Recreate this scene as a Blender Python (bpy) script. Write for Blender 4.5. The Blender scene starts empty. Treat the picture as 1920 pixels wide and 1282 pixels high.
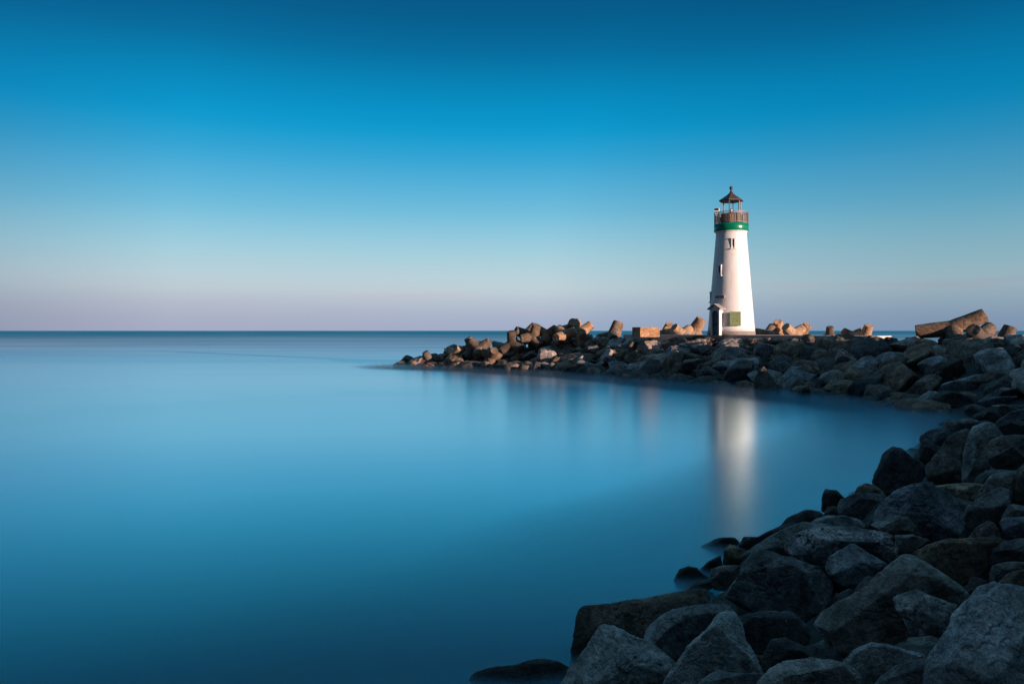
import bpy, bmesh, math, random
import numpy as np
from mathutils import Vector, Matrix

random.seed(7)
rng = np.random.default_rng(11)
scene = bpy.context.scene
COL = scene.collection
F, CX, HY, HC = 1400.0, 960.0, 620.0, 4.3        # focal length (photo px), centre column, horizon row, eye height

def at(px, py, Y):
    """The point at depth Y metres that the photo shows at (px, py)."""
    return Vector(((px - CX) / F * Y, Y, HC - (py - HY) / F * Y))

def to_px(p):
    return CX + F * p[0] / p[1], HY + F * (HC - p[2]) / p[1]

def lin(r, g, b):
    f = lambda c: ((c / 255 + 0.055) / 1.055) ** 2.4 if c > 10 else c / 255 / 12.92
    return (f(r), f(g), f(b), 1.0)

# ------------------------------------------------------------------ helpers
def link(o, parent=None):
    COL.objects.link(o)
    if parent is not None:
        o.parent = parent
    return o

def tag(o, label=None, cat=None, group=None, kind=None):
    if label: o['label'] = label
    if cat: o['category'] = cat
    if group: o['group'] = group
    if kind: o['kind'] = kind
    return o

def thing(name, loc, rz, label, cat, group=None):
    o = bpy.data.objects.new(name, None)
    o.empty_display_size = 0.3
    o.location = loc
    o.rotation_euler = (0, 0, rz)
    return tag(link(o), label, cat, group)

def obj(name, bm, mat, parent=None, smooth=False, loc=None):
    me = bpy.data.meshes.new(name)
    bmesh.ops.recalc_face_normals(bm, faces=bm.faces)
    bm.to_mesh(me)
    bm.free()
    me.materials.append(mat)
    if smooth:
        for p in me.polygons: p.use_smooth = True
    o = bpy.data.objects.new(name, me)
    if loc is not None: o.location = loc
    return link(o, parent)

def raw_obj(name, verts, faces, mat, smooth=True, loc=None):
    me = bpy.data.meshes.new(name)
    nv, nf = len(verts), len(faces)
    k = faces.shape[1]
    me.vertices.add(nv)
    me.vertices.foreach_set('co', np.ascontiguousarray(verts, dtype=np.float32).ravel())
    me.loops.add(nf * k)
    me.loops.foreach_set('vertex_index', np.ascontiguousarray(faces, dtype=np.int32).ravel())
    me.polygons.add(nf)
    me.polygons.foreach_set('loop_start', np.arange(nf, dtype=np.int32) * k)
    me.polygons.foreach_set('use_smooth', np.full(nf, smooth, dtype=bool))
    me.update(calc_edges=True)
    me.materials.append(mat)
    o = bpy.data.objects.new(name, me)
    if loc is not None: o.location = loc
    return link(o)

def add_box(bm, c, s, m=None, bevel=0.0):
    r = bmesh.ops.create_cube(bm, size=1.0)
    vs = r['verts']
    for v in vs:
        v.co = Vector((v.co.x * s[0] + c[0], v.co.y * s[1] + c[1], v.co.z * s[2] + c[2]))
    if bevel:
        es = list({e for v in vs for e in v.link_edges})
        b = bmesh.ops.bevel(bm, geom=es, offset=bevel, segments=2, affect='EDGES', profile=0.6)
        vs = list({v for f in b['faces'] for v in f.verts} | {v for v in vs if v.is_valid})
    if m is not None:
        bmesh.ops.transform(bm, matrix=m, verts=vs)
    return vs

def add_tube(bm, a, b, r, n=10, r2=None):
    a, b = Vector(a), Vector(b)
    d = b - a
    q = Vector((0, 0, 1)).rotation_difference(d.normalized())
    m = Matrix.Translation((a + b) / 2) @ q.to_matrix().to_4x4()
    bmesh.ops.create_cone(bm, cap_ends=True, segments=n, radius1=r, radius2=r if r2 is None else r2, depth=d.length, matrix=m)

def add_lathe(bm, prof, n=64, rot=0.0):
    """Revolve [(radius, z)] about z, closed at both ends."""
    rings = []
    for r, z in prof:
        rings.append([bm.verts.new((r * math.sin(2 * math.pi * k / n + rot), -r * math.cos(2 * math.pi * k / n + rot), z)) for k in range(n)])
    for a, b in zip(rings, rings[1:]):
        for k in range(n):
            bm.faces.new((a[k], a[(k + 1) % n], b[(k + 1) % n], b[k]))
    bm.faces.new(rings[0])
    bm.faces.new(list(reversed(rings[-1])))

def add_prism(bm, pts, y0, y1, m=None):
    """Extrude an x-z outline from y0 to y1."""
    a = [bm.verts.new((x, y0, z)) for x, z in pts]
    b = [bm.verts.new((x, y1, z)) for x, z in pts]
    n = len(pts)
    bm.faces.new(a)
    bm.faces.new(list(reversed(b)))
    for k in range(n):
        bm.faces.new((a[k], b[k], b[(k + 1) % n], a[(k + 1) % n]))
    if m is not None:
        bmesh.ops.transform(bm, matrix=m, verts=a + b)

# ------------------------------------------------------------------ noise
_LAT = rng.random((32, 32, 32)).astype(np.float32) * 2 - 1
def vnoise(p):
    i = np.floor(p).astype(int)
    f = p - i
    f = f * f * f * (f * (f * 6 - 15) + 10)
    i &= 31
    j = (i + 1) & 31
    x0, y0, z0, x1, y1, z1 = i[:, 0], i[:, 1], i[:, 2], j[:, 0], j[:, 1], j[:, 2]
    fx, fy, fz = f[:, 0], f[:, 1], f[:, 2]
    L = _LAT
    a = L[x0, y0, z0] * (1 - fx) + L[x1, y0, z0] * fx
    b = L[x0, y1, z0] * (1 - fx) + L[x1, y1, z0] * fx
    c = L[x0, y0, z1] * (1 - fx) + L[x1, y0, z1] * fx
    d = L[x0, y1, z1] * (1 - fx) + L[x1, y1, z1] * fx
    return (a * (1 - fy) + b * fy) * (1 - fz) + (c * (1 - fy) + d * fy) * fz

def fbm(p, octv=4):
    s, a, out = 1.0, 1.0, 0.0
    for k in range(octv):
        out = out + a * vnoise(p * s + 17.3 * k)
        s *= 2.03
        a *= 0.5
    return out

# ------------------------------------------------------------------ materials
def nodes_of(name):
    m = bpy.data.materials.new(name)
    m.use_nodes = True
    nt = m.node_tree
    return m, nt, nt.nodes['Principled BSDF']

def N(nt, t, **kw):
    n = nt.nodes.new(t)
    for k, v in kw.items():
        if k in n.inputs: n.inputs[k].default_value = v
        else: setattr(n, k, v)
    return n

def ramp(nt, fac, stops, interp='LINEAR'):
    r = nt.nodes.new('ShaderNodeValToRGB')
    r.color_ramp.interpolation = interp
    e = r.color_ramp.elements
    while len(e) < len(stops): e.new(0.5)
    for el, (p, c) in zip(e, stops):
        el.position = p
        el.color = c if len(c) == 4 else (*c, 1)
    nt.links.new(fac, r.inputs[0])
    return r

def mix(nt, a, b, fac, blend='MIX'):
    n = nt.nodes.new('ShaderNodeMix')
    n.data_type = 'RGBA'
    n.blend_type = blend
    for sock, v in ((n.inputs[0], fac), (n.inputs[6], a), (n.inputs[7], b)):
        if hasattr(v, 'is_output'): nt.links.new(v, sock)
        elif isinstance(v, (int, float)): sock.default_value = v
        else: sock.default_value = v if len(v) == 4 else (*v, 1)
    return n.outputs[2]

def math_n(nt, op, a, b=None, clamp=False):
    n = nt.nodes.new('ShaderNodeMath')
    n.operation = op
    n.use_clamp = clamp
    for s, v in zip(n.inputs, (a, b)):
        if v is None: continue
        if hasattr(v, 'is_output'): nt.links.new(v, s)
        else: s.default_value = v
    return n.outputs[0]

def stone(name, dark, mid, pale, scale=1.0, spots=0.0, barnacle=False, bump=0.6):
    m, nt, b = nodes_of(name)
    L = nt.links.new
    tc = N(nt, 'ShaderNodeTexCoord')
    oi = N(nt, 'ShaderNodeObjectInfo')
    off = N(nt, 'ShaderNodeVectorMath', operation='ADD')
    L(tc.outputs['Object'], off.inputs[0])
    sc = N(nt, 'ShaderNodeVectorMath', operation='SCALE')
    cmb = N(nt, 'ShaderNodeCombineXYZ')
    L(oi.outputs['Random'], cmb.inputs[0]); L(oi.outputs['Random'], cmb.inputs[1]); 
    cmb.inputs[2].default_value = 0.37
    L(cmb.outputs[0], sc.inputs[0]); sc.inputs['Scale'].default_value = 53.0
    L(sc.outputs[0], off.inputs[1])
    v = off.outputs[0]
    n1 = N(nt, 'ShaderNodeTexNoise', Scale=1.6 * scale, Detail=8.0, Roughness=0.62); L(v, n1.inputs['Vector'])
    n2 = N(nt, 'ShaderNodeTexNoise', Scale=9.0 * scale, Detail=10.0, Roughness=0.7, Distortion=0.3); L(v, n2.inputs['Vector'])
    n3 = N(nt, 'ShaderNodeTexNoise', Scale=70.0 * scale, Detail=4.0, Roughness=0.7); L(v, n3.inputs['Vector'])
    r1 = ramp(nt, n1.outputs[0], [(0.34, dark), (0.52, mid), (0.68, pale)])
    r2 = ramp(nt, n2.outputs[0], [(0.33, (0.32, 0.32, 0.32)), (0.5, (0.92, 0.92, 0.92)), (0.66, (1.5, 1.45, 1.4))])
    c = mix(nt, r1.outputs[0], r2.outputs[0], 1.0, 'MULTIPLY')
    r3 = ramp(nt, n3.outputs[0], [(0.35, (0.6, 0.6, 0.6)), (0.65, (1.4, 1.4, 1.4))])
    c = mix(nt, c, r3.outputs[0], 1.0, 'MULTIPLY')
    # tone of the individual stone
    tone = ramp(nt, oi.outputs['Random'], [(0.0, (0.62, 0.6, 0.58)), (0.3, (1.0, 0.96, 0.9)), (0.55, (0.8, 0.84, 0.88)), (0.8, (1.25, 1.15, 1.02)), (1.0, (0.9, 0.75, 0.62))])
    c = mix(nt, c, tone.outputs[0], 1.0, 'MULTIPLY')
    # dark cracks and veins
    vo = N(nt, 'ShaderNodeTexVoronoi', feature='DISTANCE_TO_EDGE', Scale=1.3 * scale)
    wv = N(nt, 'ShaderNodeVectorMath', operation='ADD'); L(v, wv.inputs[0])
    nw = N(nt, 'ShaderNodeTexNoise', Scale=2.5 * scale, Detail=5.0); L(v, nw.inputs['Vector']); L(nw.outputs['Color'], wv.inputs[1])
    L(wv.outputs[0], vo.inputs['Vector'])
    cr = ramp(nt, vo.outputs['Distance'], [(0.0, (0.35, 0.35, 0.35)), (0.018, (1, 1, 1))])
    crm = ramp(nt, n1.outputs[0], [(0.45, (0, 0, 0)), (0.6, (0.8, 0.8, 0.8))])
    c = mix(nt, c, mix(nt, c, cr.outputs[0], 1.0, 'MULTIPLY'), crm.outputs[0])
    # white bird droppings and lichen
    n4 = N(nt, 'ShaderNodeTexNoise', Scale=3.6 * scale, Detail=9.0, Roughness=0.72, Distortion=0.6); L(v, n4.inputs['Vector'])
    s0 = 0.665 - spots
    r4 = ramp(nt, n4.outputs[0], [(s0, (0, 0, 0)), (s0 + 0.035, (1, 1, 1))])
    c = mix(nt, c, (0.42, 0.41, 0.39), math_n(nt, 'MULTIPLY', r4.outputs[0], 0.75))
    if barnacle:
        vb = N(nt, 'ShaderNodeTexNoise', Scale=10.0 * scale, Detail=6.0, Roughness=0.65, Distortion=1.2); L(v, vb.inputs['Vector'])
        mb = ramp(nt, n1.outputs[0], [(0.49, (0, 0, 0)), (0.53, (1, 1, 1))])
        vr = ramp(nt, vb.outputs[0], [(0.40, (0.03, 0.025, 0.022)), (0.47, (0.33, 0.25, 0.22)), (0.62, (0.58, 0.47, 0.42))])
        c = mix(nt, c, vr.outputs[0], mb.outputs[0])
    # weed and wet stain up to the tide line, ragged
    geo = N(nt, 'ShaderNodeNewGeometry')
    sx = N(nt, 'ShaderNodeSeparateXYZ'); L(geo.outputs['Position'], sx.inputs[0])
    zt = math_n(nt, 'ADD', sx.outputs[2], math_n(nt, 'MULTIPLY', n1.outputs[0], 0.9))
    wet = ramp(nt, zt, [(0.72, (1, 1, 1)), (1.0, (0, 0, 0))])
    c = mix(nt, c, mix(nt, c, (0.42, 0.40, 0.33), 1.0, 'MULTIPLY'), wet.outputs[0])
    L(c, b.inputs['Base Color'])
    ro = math_n(nt, 'SUBTRACT', 0.92, math_n(nt, 'MULTIPLY', wet.outputs[0], 0.35))
    L(ro, b.inputs['Roughness'])
    b.inputs['Specular IOR Level'].default_value = 0.3
    hgt = math_n(nt, 'ADD', math_n(nt, 'MULTIPLY', n2.outputs[0], 0.75), math_n(nt, 'MULTIPLY', n3.outputs[0], 0.25))
    hgt = math_n(nt, 'ADD', hgt, math_n(nt, 'MULTIPLY', math_n(nt, 'MINIMUM', vo.outputs['Distance'], 0.03), 4.0))
    bp = N(nt, 'ShaderNodeBump', Strength=bump, Distance=0.09 / scale)
    L(hgt, bp.inputs['Height']); L(bp.outputs[0], b.inputs['Normal'])
    return m

def plain(name, col, rough=0.6, metal=0.0, var=0.12, nscale=3.0, bump=0.0):
    m, nt, b = nodes_of(name)
    tc = N(nt, 'ShaderNodeTexCoord')
    n = N(nt, 'ShaderNodeTexNoise', Scale=nscale, Detail=7.0, Roughness=0.65)
    nt.links.new(tc.outputs['Object'], n.inputs['Vector'])
    c = np.array(col[:3])
    r = ramp(nt, n.outputs[0], [(0.3, tuple(c * (1 - var))), (0.7, tuple(np.minimum(c * (1 + var), 0.95)))])
    nt.links.new(r.outputs[0], b.inputs['Base Color'])
    b.inputs['Roughness'].default_value = rough
    b.inputs['Metallic'].default_value = metal
    if bump:
        bp = N(nt, 'ShaderNodeBump', Strength=bump, Distance=0.02)
        nt.links.new(n.outputs[0], bp.inputs['Height']); nt.links.new(bp.outputs[0], b.inputs['Normal'])
    return m

M = {}
M['grey'] = stone('grey_granite', (0.11, 0.097, 0.09), (0.28, 0.25, 0.236), (0.52, 0.47, 0.44))
M['brown'] = stone('brown_sandstone', (0.1, 0.072, 0.05), (0.205, 0.150, 0.118), (0.4, 0.3, 0.22))
M['pale'] = stone('pale_granite', (0.15, 0.134, 0.125), (0.34, 0.31, 0.29), (0.54, 0.49, 0.46), spots=0.03)
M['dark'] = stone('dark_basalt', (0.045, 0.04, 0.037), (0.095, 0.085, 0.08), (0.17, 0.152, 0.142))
M['barnacle'] = stone('barnacled_granite', (0.14, 0.128, 0.12), (0.27, 0.245, 0.235), (0.36, 0.33, 0.31), barnacle=True)
M['concrete'] = stone('weathered_concrete', (0.25, 0.165, 0.105), (0.40, 0.27, 0.175), (0.50, 0.35, 0.235), scale=0.7, bump=0.3)
M['shade_concrete'] = stone('shade_dark_concrete', (0.085, 0.065, 0.05), (0.15, 0.118, 0.092), (0.22, 0.175, 0.135), scale=0.7, bump=0.3)  # darker copy of the concrete, shade put into its colour
M['rubble'] = plain('rubble', (0.03, 0.028, 0.026), 0.95, 0, 0.5, 2.0, 0.6)

# ------------------------------------------------------------------ ground: the shore and the jetty
front = [(-14, -8), (-9, -0.5), (-0.9, 8.6), (0.55, 9.6), (2.6, 12.2), (3.6, 14.6), (6.2, 17.2), (8.5, 20), (12.1, 25), (16.5, 31), (20.6, 36.5),
         (21.6, 39.5), (20.6, 44.6), (18, 50.5), (15, 57), (7.3, 70.5), (-3.4, 82), (-12.6, 87.6)]
back = [(-14.5, 90.5), (-12.5, 93.5), (-4, 97), (14, 87), (30, 70), (44, 50), (60, 36), (70, 0), (60, -40), (-14, -40)]
SHORE = np.array(front + back, dtype=float)

def shore_dist(xy):
    """Signed distance to the waterline: positive on land."""
    xy = np.atleast_2d(np.asarray(xy, dtype=float))
    best = np.full(len(xy), 1e9)
    inside = np.zeros(len(xy), dtype=bool)
    n = len(SHORE)
    for k in range(n):
        a, b = SHORE[k], SHORE[(k + 1) % n]
        ab = b - a
        t = np.clip(((xy - a) @ ab) / (ab @ ab), 0, 1)
        best = np.minimum(best, np.linalg.norm(xy - (a + t[:, None] * ab), axis=1))
        c = (a[1] > xy[:, 1]) != (b[1] > xy[:, 1])
        with np.errstate(divide='ignore', invalid='ignore'):
            xi = (b[0] - a[0]) * (xy[:, 1] - a[1]) / (b[1] - a[1] if b[1] != a[1] else 1e-9) + a[0]
        inside ^= c & (xy[:, 0] < xi)
    return np.where(inside, best, -best)

CREST = 3.35
def bank_z(xy):
    d = shore_dist(xy)
    return np.where(d > 0, np.minimum(0.44 * d - 0.35, CREST), np.maximum(0.6 * d - 0.35, -4.0))

def ground_mesh():
    xs = np.concatenate([np.arange(-24, 40, 0.7), np.arange(40, 76, 3.0)])
    ys = np.concatenate([np.arange(-42, -4, 3.0), np.arange(-4, 102, 0.7)])
    X, Y = np.meshgrid(xs, ys)
    xy = np.stack([X.ravel(), Y.ravel()], 1)
    z = bank_z(xy)
    p3 = np.column_stack([xy, z])
    z = z + 0.18 * fbm(p3 * 0.9, 3)
    z = z - 0.8 * np.clip((38 - xy[:, 1]) / 4, 0, 1) * np.clip((shore_dist(xy) - 0.8) / 1.0, 0, 1)
    z = np.where((shore_dist(xy) > 1.0) & (xy[:, 1] < 40), np.maximum(z, 0.16 + 0.14 * fbm(p3 * 1.6, 2)), z)
    # unseen bluff added beside and behind the viewer, raised to shade the near shore
    uu = 0.73 * xy[:, 0] - 0.68 * xy[:, 1]; vv = 0.68 * xy[:, 0] + 0.73 * xy[:, 1]
    shade_hill = np.clip((uu - 2.2) / 6.0, 0, 1); shade_hill = shade_hill * shade_hill * (3 - 2 * shade_hill)
    shade_hill = shade_hill * np.clip((50 - vv) / 6.0, 0, 1) * np.clip((vv + 30) / 10, 0, 1)
    z = z + shade_hill * (4.2 + 0.5 * fbm(p3 * 0.35, 3))
    v = np.column_stack([xy, z])
    nx, ny = len(xs), len(ys)
    i = (np.arange(ny - 1)[:, None] * nx + np.arange(nx - 1)[None, :]).ravel()
    f = np.column_stack([i, i + 1, i + nx + 1, i + nx])
    o = raw_obj('shore_bank', v, f, M['rubble'])
    tag(o, kind='structure')
ground_mesh()

# ------------------------------------------------------------------ boulders
_ico = {}
def ico(level):
    if level not in _ico:
        bm = bmesh.new()
        bmesh.ops.create_icosphere(bm, subdivisions=level, radius=1.0)
        v = np.array([x.co[:] for x in bm.verts])
        f = np.array([[x.index for x in q.verts] for q in bm.faces])
        bm.free()
        _ico[level] = (v / np.linalg.norm(v, axis=1)[:, None], f)
    return _ico[level]

def soft_planes(d, nrm, h, p):
    q = np.maximum(d @ nrm.T, 0) / h
    return (q ** p).sum(1)

def rough(d, r, size, amp=1.0):
    """Natural unevenness on a radial stone surface."""
    P = d * r[:, None]
    o = rng.random(3) * 40
    w = fbm(P / size * 1.3 + o, 3)
    big = fbm(P / size * 2.2 + o + 5 + 0.4 * w[:, None], 4)
    fine = fbm(P / size * 7.0 + o + 9, 4)
    lay = rng.normal(size=3); lay /= np.linalg.norm(lay)
    st = vnoise(np.column_stack([(P @ lay) / size * 9 + 2 * w, np.zeros(len(P)), np.zeros(len(P))]) + o)
    ridge = 1 - np.abs(fbm(P / size * 1.7 + o + 13, 4))
    lump = fbm(P / size * 15 + o + 21, 3)
    return r + size * amp * (0.036 * big + 0.020 * fine + 0.008 * lump + 0.014 * st - 0.05 * np.clip(ridge - 0.86, 0, 1) / 0.14)

def chip(d, r, n, p, front=False, deep=0.05):
    """Knock small flat flakes off the corners of a radial stone."""
    m = rng.normal(size=(n, 3))
    if front: m[:, 2] = np.abs(m[:, 2]) + 0.25
    m /= np.linalg.norm(m, axis=1)[:, None]
    P = d * r[:, None]
    h = (P @ m.T).max(0) * (1 - rng.uniform(0.012, deep, n))
    a = np.maximum(d @ m.T, 1e-9) / h
    return 1 / np.maximum(1 / r, a.max(1))

def random_stone(ax, level=5, planes=13, p=60):
    v, f = ico(level)
    d = v * np.array(ax)
    d /= np.linalg.norm(d, axis=1)[:, None]
    n = rng.normal(size=(planes, 3)); n /= np.linalg.norm(n, axis=1)[:, None]
    h = rng.uniform(0.62, 1.0, planes)
    A = np.array(ax)
    nn = n / A; s = np.linalg.norm(nn, axis=1); nn /= s[:, None]; hh = h / s
    e = np.linalg.norm(d / A, axis=1)
    q = soft_planes(d, nn, hh, p) + (e / 1.3) ** p
    r = q ** (-1 / p)
    r = chip(d, r, 22, p * 1.5)
    r = rough(d, r, float(np.mean(ax)))
    return d * r[:, None], f

def traced_stone(poly, D, thick=0.8, level=6, facets=7, lean=0.35):
    """A boulder whose outline, seen from the shore, is POLY (photo px) and whose own depth, facets and back are its own."""
    P = np.array([at(x, y, D)[:] for x, y in poly])
    c = P.mean(0)
    w = np.array((0, 0, HC)) - c; w /= np.linalg.norm(w)          # towards the viewer
    u = np.cross((0, 0, 1), w); u /= np.linalg.norm(u)
    t = np.cross(w, u)
    q2 = np.column_stack([(P - c) @ u, (P - c) @ t])
    # radius of the outline by angle
    ang = np.linspace(-math.pi, math.pi, 361)
    R = np.zeros(361)
    n = len(q2)
    for k, a in enumerate(ang):
        dr = np.array((math.cos(a), math.sin(a)))
        for i in range(n):
            A, B = q2[i], q2[(i + 1) % n]
            e = B - A
            den = dr[0] * e[1] - dr[1] * e[0]
            if abs(den) < 1e-9: continue
            s = (A[0] * e[1] - A[1] * e[0]) / den
            k2 = (A[0] * dr[1] - A[1] * dr[0]) / den
            if s > 0 and -1e-6 <= k2 <= 1 + 1e-6: R[k] = max(R[k], s)
    R[R == 0] = R[R > 0].mean()
    ker = np.array([1, 2, 3, 2, 1.0]); ker /= ker.sum()
    Rp = np.concatenate([R[-7:-1], R, R[1:7]])
    R = np.convolve(Rp, ker, 'same')[6:-6]
    size = float(R.mean())
    ext = np.abs(q2).max(0)
    T = thick * min(size, 1.2 * float(np.sqrt(ext[0] * ext[1])))
    v, f = ico(level)
    ax = np.array((ext[0], ext[1], T)); ax /= ax.max(); ax = np.maximum(ax, 0.35)
    d = v * ax
    d /= np.linalg.norm(d, axis=1)[:, None]                     # local u, t, w
    a = np.arctan2(d[:, 1], d[:, 0])
    Ra = np.interp(a, ang, R)
    ce = np.sqrt(d[:, 0] ** 2 + d[:, 1] ** 2)
    e = 3.6
    r0 = ((ce / Ra) ** e + (np.abs(d[:, 2]) / T) ** e) ** (-1 / e)
    # broken faces on the seen side: a top, two flanks, a low front and a few lesser ones; none may bite into the outline
    nr = np.array([(0, .86, .5), (-.62, .22, .75), (.66, .18, .72), (.1, -.35, .93)])
    ro_ = rng.normal(0, 0.4); cr, sr = math.cos(ro_), math.sin(ro_)
    nr = np.column_stack([nr[:, 0] * cr - nr[:, 1] * sr, nr[:, 0] * sr + nr[:, 1] * cr, nr[:, 2]])
    ex = np.column_stack([rng.normal(0, 0.8, facets), rng.normal(lean, 0.7, facets), rng.uniform(0.3, 1.0, facets)])
    nr = np.concatenate([nr + rng.normal(0, 0.16, nr.shape), ex])
    nr[:, 2] = np.maximum(nr[:, 2], 0.15)
    nr /= np.linalg.norm(nr, axis=1)[:, None]
    rim = np.column_stack([R * np.cos(ang), R * np.sin(ang), np.zeros(361)])
    S = d * r0[:, None]
    h = []
    for k, m in enumerate(nr):
        lo, hi = np.max(rim @ m), np.max(S @ m)
        g = rng.uniform(0.0, 0.3) if k < 4 else rng.uniform(0.25, 0.8)
        h.append(max(lo * 0.985 + (hi - lo) * g, 0.3 * hi))
    h = np.array(h)
    p = 90
    r = ((1 / r0) ** p + soft_planes(d, nr, h, p)) ** (-1 / p)
    r = chip(d, r, 26, 0, True, 0.07)
    r = rough(d, r, size, 0.8)
    loc = d * r[:, None]
    wv = loc[:, :1] * u + loc[:, 1:2] * t + loc[:, 2:] * w
    return wv, f, c, size

def ray_ground(px, py, lift):
    """Depth at which the view ray through a photo pixel meets the bank raised by lift metres."""
    ts = np.arange(2.2, 70, 0.05)
    pts = np.column_stack([(px - CX) / F * ts, ts])
    z = HC - (py - HY) / F * ts
    g = np.maximum(bank_z(pts), -0.25) + lift
    k = np.nonzero(z < g)[0]
    return float(ts[k[0]]) if len(k) else 60.0

VIEW = {'A': (1500, 740, 4.571), 'B': (1220, 900, 3.356), 'C': (1500, 960, 3.981), 'D': (840, 1040, 4.174)}
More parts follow.
